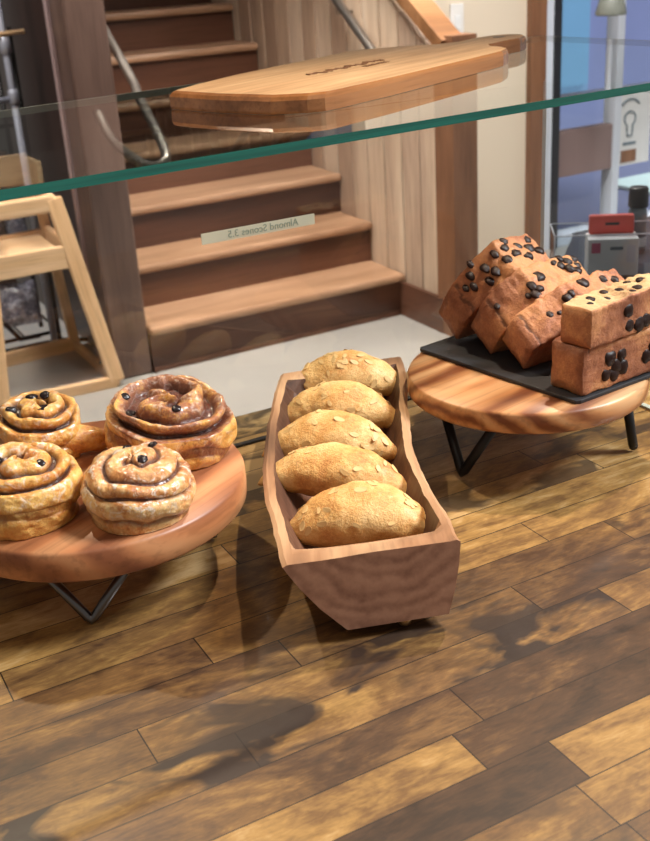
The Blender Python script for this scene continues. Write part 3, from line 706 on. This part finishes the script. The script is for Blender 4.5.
# ------------------------------------------------------------------ cinnamon buns
def bun(loc, R, H, turns, mat, label, seed, raisins, tilt=(0, 0), phase=0., dtop=.010, dside=.004, tail=.14, groove=.3, rz=0, split=.5, dome=2.6, wall=.12, side_turns=2., sgold=.3):
    """coiled strip of dough: one crease winds from the centre outwards and on down the side"""
    root = empty('cinnamon_bun', loc, (0, 0, 0)); root.rotation_euler = (Matrix.Rotation(tilt[0], 3, 'X') @ Matrix.Rotation(tilt[1], 3, 'Y')).to_euler()
    tag(root, label, 'cinnamon bun', 'cinnamon buns on the left cake stand')
    Rm_ = root.rotation_euler.to_matrix(); Ri_ = Rm_.inverted()
    nth, nr = 260, 150; vs = []; m = []; pale = []; top = []
    def prof_pt(s):
        # superellipse outline: s 0 centre top .. 1 bottom
        a = s*PI/2*1.32
        ca, sa = math.cos(a), math.sin(a)
        r = abs(sa)**(2/dome)
        z = (1-wall) + wall*0 + (abs(ca)**(2/dome))*wall*0
        if a <= PI/2: z = .42+.58*abs(ca)**(2/dome)
        else:
            q = (a-PI/2)/(PI/2*.32); z = .42*(1-q); r = 1-.16*q**2.2
        return r, z
    for i in range(nr+1):
        s = i/nr
        r0, z0 = prof_pt(s); r1, z1 = prof_pt(min(1, s+.01)); r2_, z2_ = prof_pt(max(0, s-.01))
        dr, dz = (r1-r2_)*R, (z1-z2_)*H; l_ = math.hypot(dr, dz) or 1; nr_, nz_ = -dz/l_, dr/l_
        for j in range(nth):
            fr_ = j/nth; th = 2*PI*fr_+rz
            sw = s+.08*noise.noise(Vector((math.cos(th)*1.2+seed, math.sin(th)*1.2, s*2)))
            if s < split: ph = s/split*turns
            else: ph = turns+(s-split)/(1-split)*side_turns
            ph = ph+(sw-s)*5-fr_+phase
            p = ph-math.floor(ph)
            g_ = groove if s < split else groove*.35+.05
            pr_ = max(0, math.sin(PI*min(1, max(0, (p-g_)/(1-g_)))))**.5
            k = 1 if s < split-.04 else (0 if s > split+.04 else (split+.04-s)/.08)
            d = (dtop*k+dside*(1-k))
            wob = 1+.05*noise.noise(Vector((math.cos(th)*1.3+seed, math.sin(th)*1.3, 0)))
            tl = 1-tail*(1-fr_)*min(1, s*1.6)
            if fr_ < .06: tl = 1-tail*(fr_/.06)*min(1, s*1.6)*(1-.06) if True else tl
            r = r0*R*wob*tl; z = z0*H
            nn = -d*(1-pr_)
            base = Vector((r*math.cos(th), r*math.sin(th), z))
            nn += noise.noise(base*38+Vector((seed, 0, 0)))*.0030+noise.noise(base*110)*.0014+noise.noise(base*260)*.0005
            if s > .985: nn = 0
            p3 = base+Vector((math.cos(th)*nr_, math.sin(th)*nr_, nz_))*nn
            w3 = Rm_ @ p3
            if w3.z < .0004 or s > .985: w3.z = .0004; p3 = Ri_ @ w3
            vs.append(p3)
            fill = max(0, 1-pr_*1.6)*(1. if k > .5 else .55)
            m.append(fill)
            pale.append((-.12+.22*pr_ if k > .5 else -.12+sgold*pr_+.5*sgold*math.sin(PI*min(1, (s-split)/(1-split))))+.45*noise.noise(base*30+Vector((0, seed, 0))))
            top.append(1. if s < split+.1 else max(0, 1-(s-split-.1)*5))
    fs = []
    for i in range(nr):
        for j in range(nth):
            fs.append((i*nth+j, (i+1)*nth+j, (i+1)*nth+(j+1) % nth, i*nth+(j+1) % nth))
    fs.append(tuple(range(nr*nth, (nr+1)*nth)))
    mesh_obj('dough', vs, fs, mat, root, True, {'m': m, 'pale': pale, 'top': top})
    tree = BVHTree.FromPolygons(vs, fs[:-1])
    for (a, b, sz) in raisins:      # offsets to the right / away, metres
        q = Vector((a*math.cos(VA)-b*math.sin(VA), a*math.sin(VA)+b*math.cos(VA), .2))
        h = tree.ray_cast(q, Vector((0, 0, -1)), .4)
        if h[0]: chip(root, h[0]+Vector((0, 0, -.15*sz)), (h[1]+Vector((0, 0, 1))), sz, 'raisin', flat=.5)
    return root
VA = math.radians(-27.4)   # image right, in plan
bun((.2475, .846, .1005), .0535, .058, 2.4, M['bun1'], 'front pale glazed cinnamon bun with sugar streaks and small dark raisins', 3.1,
    [(-.008, .018, .0042), (.008, -.006, .0052), (.013, .028, .0045)], tilt=(.06, .0), dtop=.0055, dside=.0055, tail=.09, rz=VA+2.6, split=.60, dome=2.15, groove=.14, side_turns=1.35, sgold=.35)
bun((.320, .957, .1005), .0665, .064, 2.3, M['bun2'], 'large dark brown cinnamon bun with an open spiral at the rear right', 7.7,
    [(-.036, -.012, .006), (-.03, -.022, .005), (-.042, .004, .005), (.01, -.028, .005)], tilt=(.17, .02), dtop=.014, dside=.003, tail=.15, rz=VA-.2, split=.60, dome=3.2, groove=.40, side_turns=1.2, sgold=.7, phase=.1)
bun((.160, .900, .1005), .0545, .062, 2.1, M['bun3'], 'golden cinnamon bun with a glazed swirl at the left edge', 12.3,
    [(-.018, .0, .006), (.022, -.008, .005), (-.028, -.002, .005)], tilt=(.08, .0), dtop=.009, dside=.0035, tail=.08, rz=VA+.9, split=.50, dome=2.5, groove=.22, side_turns=1.1, sgold=.5)
bun((.212, 1.030, .1005), .050, .058, 2.3, M['bun3'], 'rear cinnamon bun with dark chips in its swirl and a dough tail', 17.9,
    [(.008, -.010, .0095), (-.006, .008, .006), (-.022, -.012, .006), (.005, .018, .006), (-.014, .012, .005)], tilt=(.08, 0), dtop=.009, dside=.004, tail=.18, rz=VA-.5, split=.55, dome=2.6, groove=.25, side_turns=1.2, sgold=.35)

rear = [o for o in bpy.data.objects if o.get('label', '').startswith('rear cinnamon bun')][0]
wd_ = lambda a, b, z: (a*math.cos(VA)-b*math.sin(VA), a*math.sin(VA)+b*math.cos(VA), z)
tl = tube('dough_tail', [wd_(.012, -.014, .022), wd_(.034, -.016, .021), wd_(.052, -.012, .018), wd_(.066, -.004, .012)], .018, M['bun3'], rear, 28, smooth=8,
          taper=lambda t: (1-.45*t)*(1 if t < .85 else max(.05, math.sqrt(max(0, 1-((t-.85)/.15)**2)))))
for nm, vv in (('m', 0.), ('pale', .1), ('top', .3)):
    at = tl.data.attributes.new(nm, 'FLOAT', 'POINT'); at.data.foreach_set('value', [vv]*len(tl.data.vertices))
for v in tl.data.vertices:
    d = noise.noise(v.co*60)*.002; v.co = v.co*(1+d*6)
    if v.co.z < .0006: v.co.z = .0006

# ------------------------------------------------------------------ carved trough
Lp = [(.321, .713, .085), (.352, .796, .079), (.386, .884, .074), (.432, .974, .074), (.477, 1.048, .079), (.520, 1.111, .085)]
Rp = [(.466, .665, .085), (.487, .714, .079), (.515, .787, .074), (.547, .861, .071), (.603, .960, .075), (.640, 1.018, .08), (.667, 1.073, .085)]
def resample(P_, n):
    S = smooth_path(P_, 12); d = [0]
    for a, b in zip(S[:-1], S[1:]): d.append(d[-1]+(b-a).length)
    out = []
    for i in range(n+1):
        t = d[-1]*i/n; k = next((q for q in range(1, len(d)) if d[q] >= t-1e-9), len(d)-1)
        f = (t-d[k-1])/max(1e-9, d[k]-d[k-1]); out.append(S[k-1].lerp(S[k], f))
    return out
NTt = 48
LL, RR = resample(Lp, NTt), resample(Rp, NTt)
tr = empty('dough_trough', (.49, .88, 0)); tag(tr, 'long carved wooden trough bowl holding a row of scones', 'wooden bowl')
vs = []; fs = []; midx = []; O = Vector((.49, .88, 0))
ss = lambda x: max(0, min(1, x))**2*(3-2*max(0, min(1, x)))
NI = 16
for i in range(NTt+1):
    t = i/NTt; l, r = LL[i], RR[i]; w = (r-l); wl = w.length; wd = w.normalized()
    axd = Vector((-w.y, w.x, 0)).normalized()
    ring = []
    ow = .011/wl
    dep = ss((t-.055)/.055)*ss((.965-t)/.05)
    # inner hollow
    inl, inr = ow, 1-ow*.85
    ring.append(l+Vector((0, 0, -.002)))
    ring.append(l+w*ow*.35)
    for k in range(NI+1):
        q = k/NI; a = inl+(inr-inl)*q
        if dep <= 0: z = 0
        else: z = -(.060)*dep*(1-abs(2*q-1)**3.2)
        e_ = noise.noise((l+w*a)*30)*.0008
        ring.append(l+w*a+Vector((0, 0, z+e_)))
    ring.append(r-w*ow*.3); ring.append(r+Vector((0, 0, -.002)))
    # outside, right then bottom then left
    bl_, br_ = (.335, .93) if True else 0
    end = ss(t/.08)*0+1
    bl_ = .335-.06*math.sin(PI*t); br_ = .925-.14*math.sin(PI*min(1, t*1.0))**.7
    zb_ = .0125
    R0 = r; L0 = l
    B_r = l+w*br_; B_r.z = zb_; B_l = l+w*bl_; B_l.z = zb_
    shift = axd*(.006*(1-t)-.010*t)
    if t < .12 or t > .88: pass
    for f in (.33, .66): p = R0.lerp(B_r, f)+wd*(.0025*math.sin(PI*f)); ring.append(p)
    ring.append(B_r)
    ring.append(B_r.lerp(B_l, .5)); ring.append(B_l)
    for f in (.34, .67): p = B_l.lerp(L0, f)-wd*(.005*math.sin(PI*f)); ring.append(p)
    nr_ = len(ring)
    for k, p in enumerate(ring):
        q = p+Vector((0, 0, 0)); d_ = noise.noise(q*22)*.0018+noise.noise(q*80)*.0010
        vs.append(q+wd*d_-O if (0 < i < NTt) else q-O)
for i in range(NTt):
    for k in range(nr_):
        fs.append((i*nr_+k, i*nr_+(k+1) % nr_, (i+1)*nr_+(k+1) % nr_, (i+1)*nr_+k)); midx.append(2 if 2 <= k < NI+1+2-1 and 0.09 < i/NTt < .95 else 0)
fs.append(tuple(range(nr_))); midx.append(1); fs.append(tuple(NTt*nr_+k for k in range(nr_))); midx.append(1)
# rotate so the grain follows the long side (local Y)
tr.rotation_euler = (0, 0, math.radians(-26.5)); Ri = Matrix.Rotation(math.radians(26.5), 3, 'Z')
vs = [Ri @ v for v in vs]
mesh_obj('bowl', vs, fs, [M['trough'], M['trough_end'], M['trough_in']], tr, False, midx=midx)
for (x, y) in ((.424, .692), (.385, .735), (.60, 1.045), (.545, 1.06)):
    p = Ri @ (Vector((x, y, .0065))-O)
    bm = bmesh.new(); bmesh.ops.create_uvsphere(bm, u_segments=20, v_segments=12, radius=.0065)
    bm_obj('ball_foot', bm, M['brass'], tr, True, loc=p)

# ------------------------------------------------------------------ scones
def flake_mesh():
    vs = []; fs = []
    for z in (-.07, .07):
        for k in range(12):
            a = 2*PI*k/12; vs.append((math.cos(a)*(1+.15*math.cos(a)), math.sin(a)*.55, z+.12*math.cos(a)**2))
    fs = [tuple(range(12))[::-1], tuple(range(12, 24))]+[(k, (k+1) % 12, 12+(k+1) % 12, 12+k) for k in range(12)]
    o = mesh_obj('almond_flake', vs, fs, M['almond'], None); col.objects.unlink(o); return o
flake = flake_mesh()
def scone(loc, Lh, Hh, T, yaw, lean, label, seed, nfl, roll=0.):
    root = empty('almond_scone', loc, (0, 0, 0)); root.rotation_euler = (Matrix.Rotation(yaw, 3, 'Z') @ Matrix.Rotation(-lean, 3, 'X') @ Matrix.Rotation(roll, 3, 'Y')).to_euler()
    tag(root, label, 'scone', 'almond scones in the wooden trough')
    nu, nv = 60, 40; vs = []; pale = []
    def P(u, a):
        k = max(0, 1-abs(u)**1.9)
        ztop = Hh*k**.7; zbot = -.13*Hh*(1-u*u)
        mid = (ztop+zbot)/2; half = (ztop-zbot)/2
        th = T*max(0, 1-abs(u)**2.)**.8
        ca, sa = math.cos(a), math.sin(a)
        z = mid+half*sa
        y = th*ca*(1-.25*sa)
        x = u*Lh + (.0)
        zo = -.10*Hh*0
        p = Vector((x, y, z))
        d = noise.noise(p*38+Vector((seed, 0, 0)))*.0022+noise.noise(p*120+Vector((0, seed, 0)))*.0012
        nrm = Vector((0, ca, sa))
        return p+nrm*d*min(1, k*4)
    for i in range(nu+1):
        u = -math.cos(PI*i/nu)
        for j in range(nv):
            a = 2*PI*j/nv; p = P(u, a); vs.append(p)
            pale.append(.12+.6*noise.noise(p*20+Vector((seed, 3, 0)))+.3*(p.z/Hh-.4)*.6-.35*max(0, abs(u)-.8))
    fs = []
    for i in range(nu):
        for j in range(nv): fs.append((i*nv+j, i*nv+(j+1) % nv, (i+1)*nv+(j+1) % nv, (i+1)*nv+j))
    mesh_obj('dough', vs, fs, M['scone'], root, True, {'m': [0]*len(vs), 'pale': pale, 'top': [0]*len(vs)})
    rn = random.Random(seed*10)
    for k in range(nfl):
        u = rn.uniform(-.85, .85); a = -PI/2+rn.uniform(-1.35, 1.2)*.95
        a = rn.choice([PI+rn.uniform(-.9, .9), PI/2+rn.uniform(-.5, 1.2)])
        p = P(u, a); q = P(u+.02, a)-p; r2 = P(u, a+.08)-p
        nn = q.cross(r2).normalized()
        if nn.dot(p-P(u, a+PI)) < 0: nn = -nn
        o = flake.copy(); col.objects.link(o); o.parent = root
        sz = rn.uniform(.0035, .0062)
        o.matrix_local = Matrix.Translation(p+nn*.0002) @ nn.to_track_quat('Z', 'Y').to_matrix().to_4x4() @ Matrix.Rotation(rn.uniform(0, 6), 4, 'Z') @ Matrix.Rotation(rn.uniform(-.15, .15), 4, 'X') @ Matrix.Diagonal((sz, sz, sz*.6, 1))
    return root
D_ = math.radians
scone((.586, 1.068, .056), .074, .054, .026, D_(-30), .45, 'rearmost almond scone at the far end of the trough, most flakes on top', 1.3, 40)
scone((.541, 1.010, .048), .073, .052, .024, D_(-38), .5, 'second almond scone from the far end of the trough', 2.7, 24)
scone((.492, .942, .047), .076, .052, .024, D_(-38), .55, 'middle almond scone of the five, resting on the one behind', 4.1, 20)
scone((.456, .870, .047), .081, .050, .024, D_(-42), .6, 'fourth almond scone from the back, its left tip over the rim', 5.9, 16, .04)
scone((.434, .779, .042), .076, .055, .027, D_(-32), .55, 'frontmost plump almond scone next to the sawn end of the trough', 7.2, 24)

# ------------------------------------------------------------------ things right of the case
tb = empty('side_table', (1.9, 1.9, FZ)); tag(tb, 'dark side table behind the glass case carrying the clear box and bottle', 'table')
tpo = [(1.83, 2.10), (1.50, 1.79), (1.46, 1.62), (2.9, 1.62), (2.9, 2.10)]
prism('table_top', [(p[0]-1.9, p[1]-1.9) for p in tpo][::-1], .72, .75, M['tabletop'], tb)
box('edge_highlight', (-.07, .2005, .735), (1.0, .206, .7515), M['white_frame'], tb, 0)  # highlight along the table edge, painted as a pale strip
for xx, yy in ((-.02, .12), (.94, .14), (-.34, -.22), (.94, -.22)): box('leg', (xx-.02, yy-.02, 0), (xx+.02, yy+.02, .72), M['black'], tb)
TZ = FZ+.7505
bo_ = empty('pill_bottle', (1.83, 1.88, TZ)); tag(bo_, 'small grey bottle with a black cap and pale label standing on the dark table', 'bottle')
lathe('body', [(.018, 0), (.0215, .003), (.0215, .093), (.018, .101), (.012, .105)], M['bottle'], bo_, 32)
lathe('cap', [(.021, .103), (.023, .105), (.022, .145), (.019, .149)], M['dark'], bo_, 32)
lathe('paper_label', [(.0217, .012), (.0221, .013), (.0221, .032), (.0217, .033)], M['white'], bo_, 32)
RZ_ = D_(-35)
ab = empty('acrylic_box', (1.517, 1.80, TZ), (0, 0, RZ_)); tag(ab, 'clear acrylic box holding a white and coral packet', 'box')
BL_ = .30; BD_ = .115
box('bottom', (0, 0, 0), (BL_, BD_, .004), M['acrylic'], ab, 0)
box('front', (0, 0, .004), (BL_, .004, .100), M['acrylic'], ab, 0)
box('back', (0, BD_-.004, .004), (BL_, BD_, .100), M['acrylic'], ab, 0)
box('side', (0, .004, .004), (.004, BD_-.004, .100), M['acrylic'], ab, 0)
box('side', (BL_-.004, .004, .004), (BL_, BD_-.004, .100), M['acrylic'], ab, 0)
for a, b in (((0, 0), (BL_, 0)), ((0, BD_), (BL_, BD_)), ((0, 0), (0, BD_))):
    tube('rim', [(a[0], a[1], .1005), (b[0], b[1], .1005)], .0014, M['white_frame'], ab, 6)
tube('corner', [(0, 0, 0), (0, 0, .1)], .0014, M['white_frame'], ab, 6)
e1 = Vector((math.cos(RZ_), math.sin(RZ_), 0)); e2 = Vector((-e1.y, e1.x, 0))
pk = empty('packet', Vector((1.517, 1.80, TZ+.0045))+e1*.125+e2*.05, (0, 0, RZ_)); tag(pk, 'white packet with a coral red hanging header inside the clear box', 'packet')
box('carton', (-.052, -.032, 0), (.055, .032, .082), M['white'], pk)
box('header', (-.046, .012, .082), (.05, .028, .124), M['red'], pk, .004)
box('hang_slot', (-.012, .0108, .102), (.018, .0121, .108), M['dark'], pk, .001)
box('pink_print', (-.045, -.0332, .052), (-.026, -.0322, .074), M['pink'], pk, 0)
box('grey_print', (-.005, -.0332, .058), (.022, -.0322, .065), M['bottle'], pk, 0)
box('drawing', (.03, -.0332, .03), (.048, -.0322, .068), M['white_frame'], pk, 0)

# ------------------------------------------------------------------ light
def spot(name, loc, tgt, power, color, radius=.03, ang=100, blend=.6):
    l = bpy.data.lights.new(name, 'SPOT'); l.energy = power; l.color = color; l.shadow_soft_size = radius
    l.spot_size = math.radians(ang); l.spot_blend = blend
    o = bpy.data.objects.new(name, l); col.objects.link(o); o.location = loc
    o.rotation_euler = (Vector(tgt)-Vector(loc)).to_track_quat('-Z', 'Y').to_euler(); return o
def area(name, loc, tgt, power, color, size):
    l = bpy.data.lights.new(name, 'AREA'); l.energy = power; l.color = color; l.size = size; l.spread = math.radians(110)
    o = bpy.data.objects.new(name, l); col.objects.link(o); o.location = loc
    o.rotation_euler = (Vector(tgt)-Vector(loc)).to_track_quat('-Z', 'Y').to_euler(); return o
warm = (1, .80, .60); neut = (1, .93, .86)
spot('counter_spot', (1.15, 1.02, 1.45), (.85, .80, 0), 66, warm, .02, 72, .9)
spot('counter_spot', (.22, 1.80, 1.5), (.26, .80, 0), 64, warm, .02, 58, .9)
spot('counter_spot', (-.5, -.2, 1.8), (.4, .8, 0), 13, warm, .15, 90, .8)  # fill added from the camera side, not a lamp of the room
area('background_fill', (1.7, 3.2, 1.9), (1.7, 3.4, -.9), 44, neut, .9)  # area fills added to brighten the background, no fixture known there
area('background_fill', (2.0, 5.6, 2.9), (1.8, 5.4, .2), 85, neut, .8)
area('background_fill', (3.1, 3.0, 1.9), (3.0, 3.6, -.9), 26, neut, .6)
area('background_fill', (.2, 3.6, 1.9), (.8, 4.3, -.5), 24, neut, .6)  # fill added to lift the dark planks on the left
su = bpy.data.lights.new('daylight', 'SUN'); su.energy = 5; su.angle = .3; su.color = (.9, .96, 1)
so = bpy.data.objects.new('daylight', su); col.objects.link(so); so.rotation_euler = (math.radians(-38), math.radians(20), 0)
so.rotation_euler = Vector((-.6, .35, -.7)).to_track_quat('-Z', 'Y').to_euler()
w = bpy.data.worlds.new('world'); sc.world = w; w.use_nodes = True
w.node_tree.nodes['Background'].inputs[0].default_value = (.92, .84, .76, 1); w.node_tree.nodes['Background'].inputs[1].default_value = .28

# ------------------------------------------------------------------ camera
cam = bpy.data.cameras.new('camera'); co = bpy.data.objects.new('camera', cam); col.objects.link(co)
pitch, roll, yaw = math.radians(23.36), math.radians(-3.81), math.radians(27.4)
cp, sp_ = math.cos(pitch), math.sin(pitch)
F = Vector((math.sin(yaw)*cp, math.cos(yaw)*cp, -sp_)); Rv = Vector((math.cos(yaw), -math.sin(yaw), 0)); Uv = Rv.cross(F)
c_, s_ = math.cos(roll), math.sin(roll)
R2 = Rv*c_+Uv*s_; U2 = -Rv*s_+Uv*c_
mt = Matrix((R2, U2, -F)).transposed().to_4x4(); mt.translation = (0, 0, .55)
co.matrix_world = mt
cam.sensor_width = 36; cam.sensor_fit = 'HORIZONTAL'; cam.lens = 1093/650*36; cam.clip_start = .02
cam.dof.use_dof = True; cam.dof.focus_distance = 1.05; cam.dof.aperture_fstop = 16
sc.camera = co
vs_ = sc.view_settings
vs_.view_transform = 'Standard'; vs_.look = 'None'; vs_.gamma = 1; vs_.use_curve_mapping = False; vs_.exposure = .14
sc.cycles.max_bounces = 8; sc.cycles.transparent_max_bounces = 16
